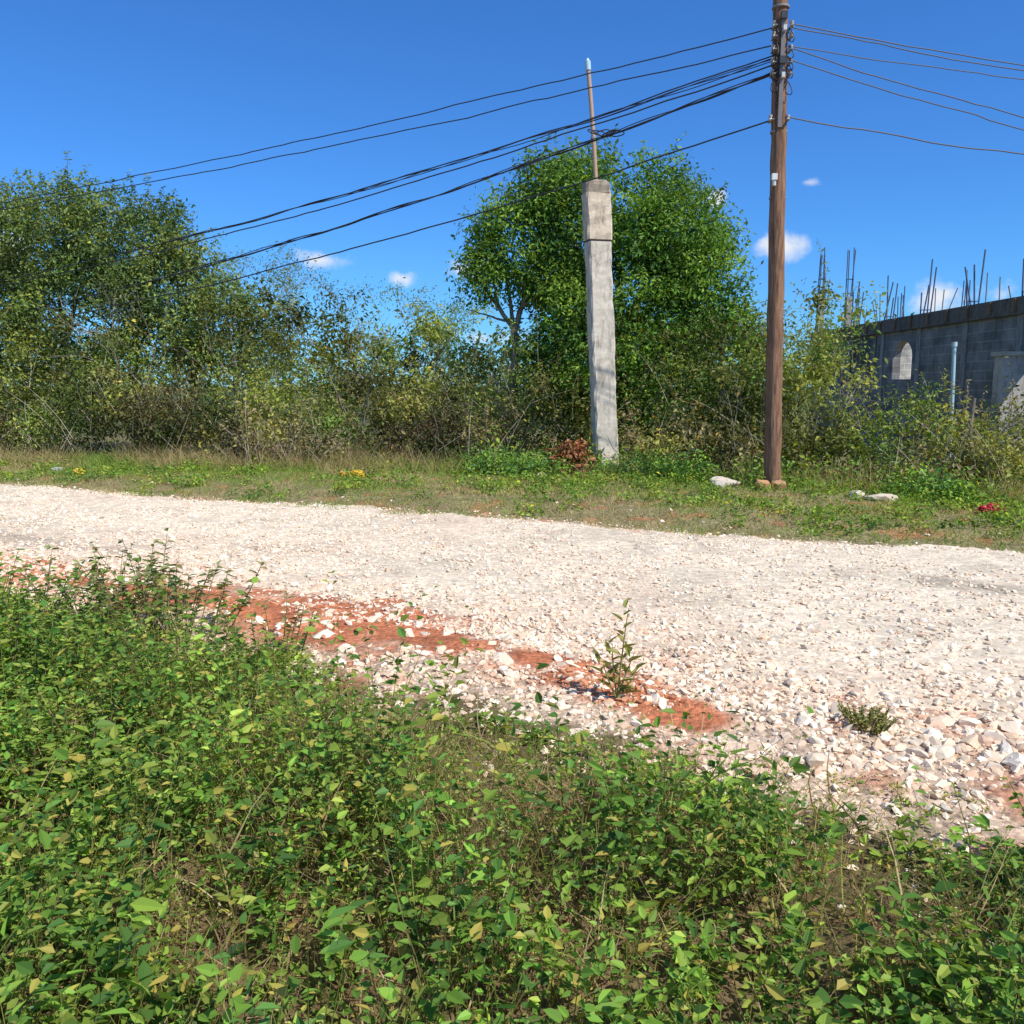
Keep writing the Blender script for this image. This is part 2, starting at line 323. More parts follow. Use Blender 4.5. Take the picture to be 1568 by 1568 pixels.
x,y=fgpos(70000,.12); l=lush(x,y); k=rng.random(len(x))<.95-.6*l; x,y,l=x[k],y[k],l[k]; n=len(x)
edge=sstep(-.1,1.4,Yv(x)-y)
D=np.stack([rng.normal(0,.7,n),rng.normal(0,.7,n),.25+rng.random(n)],1)
cl=pal(n,DR+[[.28,.31,.08],[.21,.27,.06]],[.17,.24,.10,.16,.18,.15],.25)
ribbons(g,np.stack([x,y,gz(x,y)],1),D,(.035+.16*edge)*(.5+rng.random(n))*tall(x,y),.003+.0035*rng.random(n),cl,.25)
x,y=fgpos(8500,-.2); n=len(x); D=np.stack([rng.normal(0,.4,n),rng.normal(0,.4,n),np.ones(n)],1)
ribbons(g,np.stack([x,y,gz(x,y)],1),D,(.10+.26*rng.random(n))*tall(x,y),.005+.005*rng.random(n),pal(n,[[.24,.36,.065],[.32,.38,.09],[.50,.40,.23],[.42,.29,.18]],None,.25),.3)
cx,cy=fgpos(210,-.5); 
for a,b in zip(cx,cy):
    n=60; sp=rng.uniform(.05,.13); x=a+rng.normal(0,sp,n); y=b+rng.normal(0,sp,n); D=np.stack([(x-a)*3+rng.normal(0,.4,n),(y-b)*3+rng.normal(0,.4,n),np.ones(n)*.8],1)
    ribbons(g,np.stack([x,y,gz(x,y)],1),D,.12+.22*rng.random(n),.003+.003*rng.random(n),pal(n,DR,[.3,.3,.15,.25],.2),.4)
g.build('foreground_grass',[M_dry])
def shrub(name,cx,cy,r,h,nsh,nl,size,cols,asp=.5):
    g=Acc(); a=rng.random(nsh)*6.283; rr=r*np.sqrt(rng.random(nsh)); x=cx+rr*np.cos(a)*.6; y=cy+rr*np.sin(a)*.6
    P=np.stack([x,y,gz(x,y)],1); D=np.stack([np.cos(a)*rr/r*.6,np.sin(a)*rr/r*.6,np.ones(nsh)],1)+.15*rdir(nsh)
    L=h*(.5+.6*rng.random(nsh)); n=nsh
    D=nrm(D); b=rng.random(n)*6.283; Bv=np.stack([np.cos(b),np.sin(b),-.4*np.ones(n)],1)*.12
    for i in range(n):
        t=np.linspace(0,1,5)[:,None]; tube(g,P[i]+D[i]*L[i]*t+Bv[i]*L[i]*t*t,np.linspace(.005,.0018,5),(.20,.16,.09),1,4)
    idx=np.repeat(np.arange(n),nl); N=len(idx); t=.3+.72*rng.random(N)
    aa=rng.random(N)*6.283; d=nrm(np.stack([np.cos(aa),np.sin(aa),rng.uniform(-.2,.7,N)],1))
    Q=P[idx]+D[idx]*(L[idx]*t)[:,None]+Bv[idx]*(L[idx]*t*t)[:,None]; s=size*(.5+.7*rng.random(N))
    nn=nrm(np.array([0,0,1.])+.5*rdir(N)); C=pal(N,cols,None,.25)
    leaves(g,Q,d,nn,s,s*asp,C,0,True,.2); return g.build(name,[M_leaf,M_bark])
shrub('leafy_shrub',-3.3,5.2,.85,.66,160,26,.048,GR)
shrub('leafy_shrub',-2.65,4.5,.55,.48,100,24,.045,GR)
shrub('leafy_shrub',-4.6,6.2,.8,.62,120,22,.045,OL+GR)
shrub('leafy_shrub',-2.6,5.5,.5,.36,70,20,.04,OL+GR)
shrub('leafy_shrub',-1.9,3.6,.5,.34,70,22,.045,GR)
shrub('tall_weed',-2.25,5.75,.55,.74,34,24,.065,[[.15,.21,.06],[.20,.25,.08],[.3,.26,.12]])
shrub('tall_weed',-2.9,6.15,.5,.6,26,20,.06,[[.17,.22,.06],[.22,.25,.08],[.33,.28,.13]])
shrub('tall_weed',-1.5,5.45,.3,.38,14,14,.05,[[.19,.21,.08],[.3,.25,.1]])
shrub('small_bush',1.73,4.15,.16,.10,60,22,.018,OL)
shrub('small_bush',1.35,1.95,.5,.36,60,22,.05,GR)
shrub('small_bush',2.0,2.6,.5,.3,60,22,.045,GR)
shrub('small_bush',-1.6,2.3,.5,.34,50,22,.045,GR)
g=Acc(); b=np.array([.56,4.52,float(gz(.56,4.52))])
for (dx,dy,h,n) in [(.03,0,.5,12),(-.05,.03,.3,9),(.07,.02,.26,8),(-.1,0,.2,7),(.1,.03,.16,6)]:
    t=np.linspace(0,1,6)[:,None]; P=b+np.array([dx,dy,h])*t+np.array([.02,0,0])*t*t; tube(g,P,np.linspace(.006,.002,6),(.25,.25,.09),1,5)
    tt=np.linspace(.2,1,n); aa=np.arange(n)*2.4; Q=b+np.array([dx,dy,h])*tt[:,None]
    d=nrm(np.stack([np.cos(aa),np.sin(aa),.3+tt],1)); leaves(g,Q,d,nrm(np.array([0,0,1.])+.3*rdir(n)),.065+.05*rng.random(n),.026+.01*rng.random(n),pal(n,[[.30,.29,.09],[.22,.26,.07]],None,.2),0,True,.3)
g.build('roadside_sapling',[M_leaf,M_bark])
# ---------------------------------------------------------------- far verge grass
g=Acc()
N=60000; x=rng.uniform(-13,9,N); y=Yf(x)-.4+(Yb(x)-Yf(x)+1.3)*rng.random(N)
k=(y-Yf(x)+(fbm(x,y,.7,120)-.5)*2.2>.0); x,y=x[k],y[k]; n=len(x); tl=sstep(1.5,.2,Yb(x)-y)
D=np.stack([rng.normal(0,.5,n),rng.normal(0,.5,n),np.ones(n)],1)
gr=fbm(x,y,1.0,122)[:,None]+.10*sstep(-2,3,x)[:,None]+.02; base=pal(n,[[.44,.36,.19],[.28,.29,.10],[.52,.42,.24]],None,.2)*(1-sstep(.45,.6,gr))+pal(n,[[.19,.30,.06],[.25,.33,.07]],None,.2)*sstep(.45,.6,gr)
ribbons(g,np.stack([x,y,gz(x,y)-.01],1),D,(.05+.06*rng.random(n)+.3*tl*rng.random(n))*(.5+fbm(x,y,.5,128)),.012,base,.25,0,2)
N=1300; x=rng.uniform(-12,8,N); y=Yf(x)+.1+(Yb(x)-Yf(x))*rng.random(N)**.7; k=fbm(x,y,.7,131)+.1*sstep(-2,2,x)>.5; x,y=x[k],y[k]; N=len(x)
blobs(g,np.stack([x,y,gz(x,y)+.07],1),np.stack([.12+.16*rng.random(N),.12+.16*rng.random(N),.07+.16*rng.random(N)**2],1),34,.055,pal(N,GR,None,.2),.3,.55,.8,inner=.2)
g.build('verge_grass',[M_dry])
# ---------------------------------------------------------------- bush thicket
BG=[[.19,.29,.05],[.26,.34,.065],[.105,.19,.04],[.31,.31,.095],[.15,.25,.05]]
def Hb(x,y):
    h=np.interp(x,[-20,-14,-8,-5.5,-3.5,-1,1,3,4.6,6.5,9,14],[3.5,3.6,3.5,3.0,2.7,2.6,2.3,2.3,2.4,2.55,2.7,3.0])
    low=(x/np.maximum(y,1)>.39)
    return np.where(low&(x>4.6),np.interp(x,[4.6,6,12],[1.45,1.25,1.35]),h)
def thicket(name,N,x0,x1,d0,d1,size,per,xlim=None,p=1.2):
    g=Acc(); x=rng.uniform(x0,x1,N); d=d0+(d1-d0)*rng.random(N)**p; y=Yb(x)+.3+d+(fbm(x,x*0,1.4,133)-.5)*2.2
    if xlim: k=xlim(x,y); x,y,d=x[k],y[k],d[k]; N=len(x)
    hm=.18+1.7*fbm(x,y,.9,140,3)
    h=Hb(x,y)*(.32+.68*sstep(0,2.0,d))*hm
    zz=h*(.06+.94*rng.random(N)**.7); R=np.stack([.16+.42*rng.random(N)]*3,1)*[1.1,1,.8]
    zz=np.maximum(zz,.12); tn=fbm(x+zz*.7,y+zz,1.2,150,3)
    c=pal(N,BG,None,.28); br=pal(N,[[.40,.30,.17],[.35,.29,.15],[.31,.21,.15]],None,.2)
    w=sstep(.50,.58,tn)[:,None]*(.85*sstep(2.6,.9,zz))[:,None]; c=c*(1-w)+br*w
    yel=sstep(.5,.60,fbm(x,zz,.9,155,3))[:,None]*.7; c=c*(1-yel)+np.array([.37,.40,.08])*yel
    dkk=sstep(.5,.40,fbm(x,zz,.8,157,3))[:,None]; c=c*(1-.65*dkk)
    q=rng.random(N)<.5
    blobs(g,np.stack([x,y,zz],1)[q],R[q],per,size,c[q],.35,.5,.35,inner=.3)
    blobs(g,np.stack([x,y,zz],1)[~q],R[~q],int(per*.7),size*1.45,c[~q],.35,.55,.45,inner=.3)
    n=int(N*.7); j=rng.integers(0,N,n); P=np.stack([x[j],y[j],h[j]*(.45+.45*rng.random(n))],1)
    D=np.stack([rng.normal(0,.35,n),rng.normal(0,.35,n),np.ones(n)],1)
    shoots(g,P,D,.4+1.1*rng.random(n)**2,18,size,c[j],sc_=(.3,.26,.18))
    n=int(N*.4); j=rng.integers(0,N,n); P=np.stack([x[j],y[j]-.35,.05+h[j]*.5*rng.random(n)],1)
    D=np.stack([rng.normal(0,.6,n),rng.normal(-.2,.4,n),np.ones(n)],1)
    shoots(g,P,D,.4+1.1*rng.random(n),0,size,c[j],sc_=(.46,.39,.30),w=.014)
    return g.build(name,[M_leaf,M_bark])
thicket('roadside_thicket',1500,-15,10,0,3.4,.068,84,None,1.45)
thicket('rear_thicket',400,-17,9,3.2,7,.10,75,lambda x,y:x/y<.39)
thicket('rear_thicket',110,4.4,8.6,2.2,6.5,.08,85,lambda x,y:(x/y<.38)&(y<23))
g=Acc(); N=17000; x=rng.uniform(-14,10,N); y=Yb(x)+rng.uniform(-.8,.9,N); D=np.stack([rng.normal(0,.45,N),rng.normal(0,.45,N),np.ones(N)],1)
k=(rng.random(N)<np.interp(x,[-14,-4,0,10],[1,.9,.3,.35]))&(fbm(x,y,.8,160)>.38); x,y,D=x[k],y[k],D[k]; n=len(x)
ribbons(g,np.stack([x,y,gz(x,y)],1),D,.15+.65*rng.random(n)*(fbm(x,y,.6,161)+.3),.012,pal(n,DR[:2]+[[.38,.32,.16],[.28,.3,.09]],None,.25),.3)
g.build('tall_dry_grass',[M_dry])
g=Acc(); N=330; x=rng.uniform(-.8,6.5,N); y=Yb(x)-.2+rng.uniform(-.9,.6,N); k=fbm(x,y,.8,163)>.44; x,y=x[k],y[k]; N=len(x)
blobs(g,np.stack([x,y,.08+.3*rng.random(N)**1.5],1),np.stack([.2+.15*rng.random(N)]*3,1),55,.07,pal(N,[[.18,.33,.05],[.24,.38,.06],[.10,.22,.07]],None,.25),.3,.6,.6,inner=.3)
g.build('creeping_weeds',[M_leaf])
# ---------------------------------------------------------------- trees
def limb(acc,pts,r0,r1,col=(.27,.22,.17),m=1,n=7):
    pts=np.array(pts,float); t=np.linspace(0,len(pts)-1,len(pts)*3); i=np.minimum(t.astype(int),len(pts)-2); f=(t-i)[:,None]
    P=pts[i]*(1-f)+pts[i+1]*f; P=P+rng.normal(0,r0*.25,P.shape); P[0]=pts[0]; tube(acc,P,np.linspace(r0,r1,len(P)),col,m,n)
def rec(acc,p,d,L,r,lev,tips,col,spread=.6):
    k=5; P=[np.array(p,float)]; dd=nrm(np.array(d,float))
    for i in range(k-1):
        dd=nrm(dd+rng.normal(0,.12,3)+np.array([0,0,.04])); P.append(P[-1]+dd*L/(k-1))
    tube(acc,P,np.linspace(r,r*.6,k),col,1,5 if lev>0 else 4)
    tips.append((P[-1],dd,lev)); 
    if lev==0: return
    for _ in range(rng.integers(2,4)):
        q=P[rng.integers(2,k)]; rec(acc,q,nrm(dd+rng.normal(0,spread,3)),L*.72,r*.55,lev-1,tips,col,spread)
def crown(acc,envs,nsub,per,size,cols,rs=(.28,.5),inner=.45,up=.45,gap=.0,shoot=10):
    for (cx,cy,cz,rx,ry,rzz,dens) in envs:
        n=int(nsub*dens); u=rdir(n); u[:,1]=np.where(rng.random(n)<.6,-np.abs(u[:,1]),u[:,1])
        r=(.45+.6*rng.random(n)**.6)[:,None]; Cc=np.array([cx,cy,cz])+u*r*np.array([rx,ry,rzz])
        R=np.stack([rs[0]+(rs[1]-rs[0])*rng.random(n)]*3,1)*[1.1,1.1,.75]
        c=pal(n,cols,None,.3)
        blobs(acc,Cc,R,per,size,c,.3,.45,up,inner=inner)
        ns=n; shoots(acc,Cc,nrm(u+np.array([0,0,.5])+.5*rdir(ns)),.35+.5*rng.random(ns),shoot,size,c,w=.01)
TG=[[.12,.25,.04],[.18,.32,.05],[.24,.37,.055],[.065,.15,.03]]
g=Acc()
limb(g,[(0,20,0),(.02,20,1.5),(.05,20,2.9)],.10,.08); limb(g,[(.05,20,2.9),(-.3,19.9,3.4),(-.8,19.8,4.1)],.06,.03); limb(g,[(.05,20,2.9),(-.05,20,3.6),(-.25,20,4.6)],.05,.03)
limb(g,[(.05,20,2.9),(.3,20,3.7),(.7,20.1,4.8)],.07,.03); limb(g,[(-.3,19.9,3.4),(-.4,19.8,3.9),(-.3,19.7,4.4)],.04,.015); limb(g,[(.2,20,3.4),(.5,19.8,3.6),(.9,19.6,4.0)],.04,.015)
limb(g,[(-.15,19.9,3.1),(-.5,19.7,3.2),(-.9,19.6,3.3)],.03,.01)
limb(g,[(2.4,20.4,0),(2.3,20.4,1.6),(2.5,20.3,3)],.2,.15)
for e in [(1.0,20.2,5.3),(2.2,20,5.9),(3.6,20,5.2),(4.0,20,4),(3,19.6,4)]: limb(g,[(2.5,20.3,2.8),tuple((np.array((2.5,20.3,2.8))+np.array(e))/2+[0,0,.2]),e],.1,.02)
crown(g,[(2.1,20.2,5.35,1.7,1.5,1.4,1.5),(.15,20,4.9,1.05,1,1.0,.8),(.95,20.2,5.7,1.0,1.1,.85,.9),(3.5,20.2,4.9,1.2,1.4,1.35,1.3),
         (4.1,20.2,3.8,1.0,1.3,1.3,1.2),(2.6,20,3.6,1.6,1.5,1.5,1.6),(4.4,19.8,2.4,1.1,1.2,1.4,1.1),(2.3,19.4,1.9,1.3,1.1,1.4,1.2),(3.4,19.4,1.7,1.2,1.1,1.2,.8),
         (-.55,20,4.15,.5,.7,.7,.4),(.85,20.3,4.1,.8,.8,.7,.6),(1.25,20,3.3,.75,.9,.9,.7),(1.1,19.8,2.2,.8,.9,.9,.6)],
      66,98,.105,TG,(.24,.5))
g.build('broadleaf_tree',[M_leaf,M_bark])
LG=[[.15,.23,.07],[.21,.29,.08],[.09,.16,.055],[.26,.31,.09]]
g=Acc(); tips=[]
for bx in (-11.5,-9.5,-13.5,-8): rec(g,(bx,22.5,0),(rng.normal(0,.15),0,1),2.6,.10,3,tips,(.26,.23,.19),.45)
crown(g,[(-11.1,22.5,5.25,1.9,1.5,1.3,1.9),(-9.3,22.3,5.0,1.5,1.4,1.3,1.6),(-12.9,22.5,5.1,1.6,1.5,1.3,1.6),(-8.2,22,4.0,1.3,1.3,1.3,1.3),(-10.7,22,3.4,2.3,1.4,1.4,1.7),(-7.0,21.6,3.1,1.3,1.2,1.0,1),(-15,22.5,4,2,1.8,1.8,1)],
      66,90,.10,LG,(.26,.52),.3,.3,.0,22)
g.build('feathery_tree',[M_leaf,M_bark])
def sparse(name,bx,by,h,lean,lv,nper,size,cols,trunk=.05,spread=.5):
    g=Acc(); tips=[]; rec(g,(bx,by,0),(lean,0,1),h*.42,trunk,lv,tips,(.30,.27,.23),spread)
    tp=np.array([t[0] for t in tips if t[2]<=1]); n=len(tp)
    if nper:
        blobs(g,tp,np.full((n,3),.30)*[1.3,1.1,.8],nper,size,pal(n,cols,None,.2),.3,.35,.3,inner=.1)
    return g.build(name,[M_leaf,M_bark])
SG=[[.19,.26,.11],[.24,.29,.12],[.15,.22,.09]]
sparse('slender_tree',-6.3,24,5.6,.05,4,30,.08,SG,.04); sparse('slender_tree',-5.3,25,5.2,.1,4,24,.08,SG,.04); sparse('slender_tree',-4.3,24.5,4.7,-.05,4,26,.08,SG,.04)
sparse('slender_tree',-2.7,25,4.7,0,4,44,.09,[[.17,.28,.08],[.21,.30,.09]],.05,.3); sparse('slender_tree',-7.2,23,5.4,.2,4,26,.08,SG,.04)
sparse('slender_tree',5.9,22,4.0,0,4,22,.08,SG,.04,.45); sparse('slender_tree',8.8,26,3.9,.1,4,18,.08,SG,.04,.5)
sparse('bare_shrub',-5.8,19.5,3.6,.1,4,2,.05,SG,.03,.4); sparse('bare_shrub',-8.2,20.0,3.9,-.05,4,2,.05,SG,.03,.35); sparse('bare_shrub',-3.4,19.5,3.0,.1,4,2,.05,SG,.03,.4)
sparse('bare_shrub',6.0,16.3,2.3,.0,4,0,.05,SG,.03,.6); sparse('bare_shrub',7.6,14.2,1.9,.1,4,3,.05,SG,.025,.6); sparse('bare_shrub',-.9,19,2.8,.1,3,2,.05,SG,.03,.6)
sparse('bare_shrub',4.9,16.6,2.2,.1,4,2,.05,SG,.03,.6); sparse('bare_shrub',9.0,14.6,1.8,.1,4,3,.05,SG,.025,.6)
g=Acc(); N=420; x=rng.uniform(-60,60,N); y=rng.uniform(42,60,N); z=(.5+4.0*rng.random(N))*(.6+.6*fbm(x,y,7,180))
blobs(g,np.stack([x,y,z],1),np.stack([1+.9*rng.random(N)]*3,1),70,.32,pal(N,[[.12,.18,.08],[.14,.20,.09],[.10,.16,.08]],None,.15),.3,.5,.4,inner=.2)
g.build('distant_trees',[M_leaf])
# ---------------------------------------------------------------- concrete post
g=Acc()
B=np.array([1.79,16.8,-.05]); T=np.array([1.52,16.8,5.36]); th=math.radians(12)
def ring(z,w,d,ch=.03,jit=.005):
    t=(z-B[2])/(T[2]-B[2]); c=B+(T-B)*t; a=w/2; b=d/2
    q=np.array([[-a+ch,-b],[a-ch,-b],[a,-b+ch],[a,b-ch],[a-ch,b],[-a+ch,b],[-a,b-ch],[-a,-b+ch]])+rng.normal(0,jit,(8,2))
    cs,sn=math.cos(th),math.sin(th); return np.stack([c[0]+q[:,0]*cs-q[:,1]*sn,c[1]+q[:,0]*sn+q[:,1]*cs,np.full(8,z)],1)
def loft(rings,col,m=0):
    k=len(rings); V=np.concatenate(rings); i=np.arange(k-1)[:,None]*8; j=np.arange(8)[None]; jn=(j+1)%8
    g.add(V,np.stack([i+j,i+jn,i+8+jn,i+8+j],-1).reshape(-1,4),col,m); g.add(rings[-1],[list(range(8))],col,m); g.add(rings[0],[list(range(8))[::-1]],col,m)
loft([ring(z,.43+.01*math.sin(z*3),.33,.03,.007) for z in np.linspace(-.05,4.29,30)],(.66,.59,.48))
loft([ring(z,.41,.31) for z in (4.29,4.325)],(.14,.12,.10))
loft([ring(z,.465,.36,.03,.007) for z in np.linspace(4.325,5.14,8)],(.70,.58,.44))
loft([ring(z,.455,.355,.035,.008) for z in (5.142,5.2)]+[ring(5.28,.46,.36,.04,.01),ring(5.34,.42,.32,.05,.01),ring(5.37,.36,.27,.05,.01)],(.36,.30,.23))
tube(g,[(1.53,16.8,5.3),(1.48,16.8,6.0),(1.42,16.8,6.7),(1.36,16.8,7.3)],.04,(.50,.34,.22),1,10)
tube(g,[(1.36,16.8,7.27),(1.35,16.8,7.42)],.054,(.45,.65,.78),2,10); tube(g,[(1.35,16.8,7.42),(1.35,16.8,7.47)],[.04,.02],(.5,.65,.7),2,10)
tube(g,[(1.47,16.8,6.1),(1.467,16.8,6.14)],.052,(.3,.3,.3),1,10)
for k,z in enumerate((2.6,1.9)): tube(g,[(1.45+.1*k,16.6,z),(1.35+.1*k,16.5,z-.05)],.006,(.2,.1,.06),1,5)
g.build('concrete_post',[M_conc,M_metal,M_plast])
# ---------------------------------------------------------------- utility poles
def pole(name,px,py,H=9.2,lean=-.2):
    g=Acc(); z=np.linspace(-.1,H,30); P=np.stack([px+lean*z/7.3*.9,np.full(30,py)+.02*np.sin(z),z],1)+rng.normal(0,.006,(30,3))
    tube(g,P,np.linspace(.135,.10,30),(.25,.14,.085),0,16)
    ax=lambda zz:px+lean*zz/7.3*.9
    x=ax(6.6)
    box(g,(x-.03,py-.15,5.5),(x+.03,py-.125,7.1),(.20,.18,.17),1)
    for zz in (5.64,6.28,6.44,6.62,6.8,6.95):
        for s in (-1,1):
            box(g,(x+s*.12-.02,py-.2,zz-.045),(x+s*.12+.02,py+.02,zz-.035),(.3,.3,.3),1)
            tube(g,[(x+s*.13,py-.1,zz-.04),(x+s*.13,py-.1,zz-.012),(x+s*.13,py-.1,zz),(x+s*.13,py-.1,zz+.012),(x+s*.13,py-.1,zz+.04)],[.03,.03,.018,.03,.03],(.5,.45,.4),2,10)
    for zz in (4.5,5.45,7.2,7.9): tube(g,[(ax(zz),py,zz),(ax(zz),py,zz+.03)],.128,(.28,.26,.24),1,16)
    zz=np.linspace(.1,6.4,24); tube(g,np.stack([ax(zz)-.07+.01*np.sin(zz*4),np.full(24,py-.125)+.02*zz/6,zz],1),.007,(.05,.05,.05),3,5)
    box(g,(ax(4.78)-.14,py-.2,4.74),(ax(4.78)-.06,py-.12,4.83),(.7,.7,.68),2)
    tube(g,[(ax(4.75)-.1,py-.16,4.66),(ax(4.75)-.1,py-.16,4.745)],.03,(.6,.6,.58),2,10)
    for s in (-1,1):
        for k in range(5):
            zz=6.15+.18*k+rng.normal(0,.03); t=np.linspace(0,1,8)
            P=np.stack([x+s*(.11+.05*np.sin(t*6)),py-.12-.05*np.sin(t*3.1),zz-.2*np.sin(t*3.14)],1); tube(g,P,.008,(.04,.04,.045),3,5)
    for zz in (6.2,6.38,7.0): box(g,(x-.05,py-.2,zz),(x+.04,py-.13,zz+.1),(.05,.05,.05),2)
    for zz in (6.3,6.95): box(g,(x-.02,py-.22,zz-.12),(x+.03,py-.15,zz-.05),(.6,.6,.6),2)
    return g.build(name,[M_wood,M_metal,M_plast,M_wire])
PX,PY=4.14,14.0
pole('utility_pole',PX,PY); pole('utility_pole',-48.4,37.4,9,.1); pole('utility_pole',40.1,17.6,9,.1)
g=Acc()
def wire(z0,a,span,dx,dy,r,col=(.035,.035,.045),wob=.012,x0=None):
    t=np.concatenate([np.linspace(0,20,90),np.linspace(20.5,span,50)]) ; x0=PX-.18 if dx<0 else PX-.02
    z=z0-a*t+a/span*t*t
    P=np.stack([x0+dx*t,PY-.1+dy*t,z],1); w=np.convolve(rng.normal(0,wob,len(t)+4),np.ones(5)/5,'valid')*2; P[:,2]+=w*np.minimum(1,t/1.0)
    tube(g,P,r,col,0,5,False)
    return P
for z0,a,r in [(6.93,.104,.010),(6.68,.094,.010),(6.55,.222,.011),(6.42,.222,.012),(5.64,.237,.013)]: wire(z0,a,52.6,-1,.45,r)
wire(6.30,.27,52.6,-1,.45,.012,wob=.004)
for z0,a,r in [(6.95,.136,.009),(6.9,.145,.009),(6.64,.106,.008),(6.62,.26,.009),(6.45,.26,.009),(5.65,.133,.011)]: wire(z0,a,36,1,.1,r,(.10,.10,.12))
t=np.linspace(0,11,300)
for ph in (0,2.3,4.2):
    z=6.31-.27*t+.27/52.6*t*t; P=np.stack([PX-.18-t,PY-.1+.45*t+.02*np.cos(t*3.3+ph),z+.026*np.sin(t*(2.3+.3*ph)+ph)],1); tube(g,P,.008,(.035,.035,.045),0,4,False)
    z=6.50-.215*t+.215/52.6*t*t; P=np.stack([PX-.18-t,PY-.1+.45*t+.02*np.cos(t*2.6+ph),z+.025*np.sin(t*(1.9+.2*ph)+ph)],1); tube(g,P,.007,(.035,.035,.045),0,4,False)
for k in range(6):
    t=np.linspace(0,6.28,14); c=np.array([PX-2.45-.07*k,PY+1.0,5.72]); P=np.stack([c[0]+.12*np.cos(t),c[1]+.03*np.sin(2*t),c[2]+.05*np.sin(t+k)],1); tube(g,P,.009,(.035,.035,.045),0,4,False)
g.build('power_lines',[M_wire])
# ---------------------------------------------------------------- unfinished block building
g=Acc(); GY=(.29,.29,.28); X0=9.8; X1=10.0; ZT=3.05
def wallseg(y0,y1,z0,z1): box(g,(X0,y0,z0),(X1,y1,z1),GY,0)
def archwin(yc,w,z0,z1,ya,yb):
    wallseg(ya,yc-w/2,0,ZT); wallseg(yc+w/2,yb,0,ZT); wallseg(yc-w/2,yc+w/2,0,z0)
    n=10; an=np.linspace(np.pi,0,n); ys=yc+w/2*np.cos(an); zs=(z1-w*.35)+w*.35*np.sin(an)
    for i in range(n-1):
        V=[]
        for xx in (X0,X1): V+=[(xx,ys[i],zs[i]),(xx,ys[i+1],zs[i+1]),(xx,ys[i+1],ZT),(xx,ys[i],ZT)]
        g.add(V,[[0,3,2,1],[4,5,6,7],[0,1,5,4],[2,3,7,6]],GY,0)
archwin(16.4,.9,.9,2.5,15.6,17.3); wallseg(17.5,19.4,0,ZT); wallseg(19.6,21.6,0,ZT)
archwin(22.6,1.1,1.85,2.8,21.8,23.7)
wallseg(23.9,26.0,0,ZT); wallseg(26.2,29,0,ZT)
for yc in (15.5,17.4,19.5,21.7,23.8,26.1,29.1): box(g,(X0-.03,yc-.1,0),(X1+.03,yc+.1,ZT),(.34,.33,.31),1)
box(g,(X0-.12,15.3,ZT+.002),(X1+.1,29.3,3.38),(.17,.15,.13),1)
for y in np.arange(15.6,29,.9): box(g,(X0-.16,y,3.10),(X0-.122,y+.12,3.36),(.22,.15,.1),1)
box(g,(10.1,28.95,0),(18,29.15,3.3),(.7,.67,.6),0); box(g,(17.8,15.6,0),(18,28.94,3.3),GY,0); box(g,(10.1,15.4,0),(17.79,15.6,3.0),(.4,.39,.36),0)
box(g,(9.25,16.9,0),(9.75,17.25,2.25),(.52,.50,.46),1); box(g,(9.2,16.85,2.252),(9.8,17.3,2.33),(.5,.48,.44),1)
rb=(.12,.15,.25)
def rebar(x,y,z0,z1,n=4,s=.16):
    for k in range(n):
        a=x+s*(k%2)-.08; b=y+s*(k//2)-.08; h=z1+rng.normal(0,.18); tube(g,[(a,b,z0),(a+rng.normal(0,.06),b+rng.normal(0,.06),h)],.018,rb,2,5)
    for z in np.arange(z0+.1,z1-.5,.45): box(g,(x-.1,y-.1,z),(x+.1,y+.1,z+.01),rb,2)
for yc,h in ((15.5,4.2),(17.4,4.15),(19.5,4.3),(21.7,4.3),(23.8,4.4),(26.1,4.4)): rebar(9.9,yc,3.38,h)
for xx,yy in ((9.9,29.1),(10.8,29.1)): box(g,(xx-.1,yy-.1,3.38),(xx+.1,yy+.1,4.5),(.34,.33,.3),1); rebar(xx,yy,4.5,5.9)
for xx in (12.5,14.5,16.5): rebar(xx,29.05,3.3,4.8); rebar(xx-1,15.5,3.0,4.2)
for yc in (16.5,18.3,20.3,22.5): rebar(17.9,yc,3.3,5.0)
for k in range(14): yy=rng.uniform(17,26); tube(g,[(9.75,yy,3.36),(9.75+rng.normal(0,.1),yy,3.5+.6*rng.random())],.012,(.25,.2,.15),2,5)
for k in range(9): yy=24+2*rng.random(); tube(g,[(9.7,yy,3.0),(9.7,yy+rng.normal(0,.05),1.8+.6*rng.random())],.02,(.2,.16,.12),1,5)
g.build('unfinished_block_building',[M_block,M_conc,M_metal])
g=Acc(); tube(g,[(7.9,16,0),(7.88,16,1.4),(7.85,16,2.4)],.035,(.40,.55,.6),0,10); tube(g,[(7.85,16,2.38),(7.85,16,2.46)],.05,(.45,.6,.65),0,10); g.build('plastic_pipe',[M_plast])
g=Acc()
for x,y in ((7.3,14.2),(8.1,13.4),(8.9,12.6),(9.7,11.8)): limb(g,[(x,y,0),(x+.02,y,.8),(x+.03,y,1.5)],.04,.03,(.25,.21,.17),0)
for z in (.5,.9,1.3): tube(g,[(7.3,14.2,z),(8.1,13.4,z-.02),(8.9,12.6,z),(9.7,11.8,z)],.005,(.2,.2,.2),1,4)
g.build('wire_fence',[M_bark,M_metal])
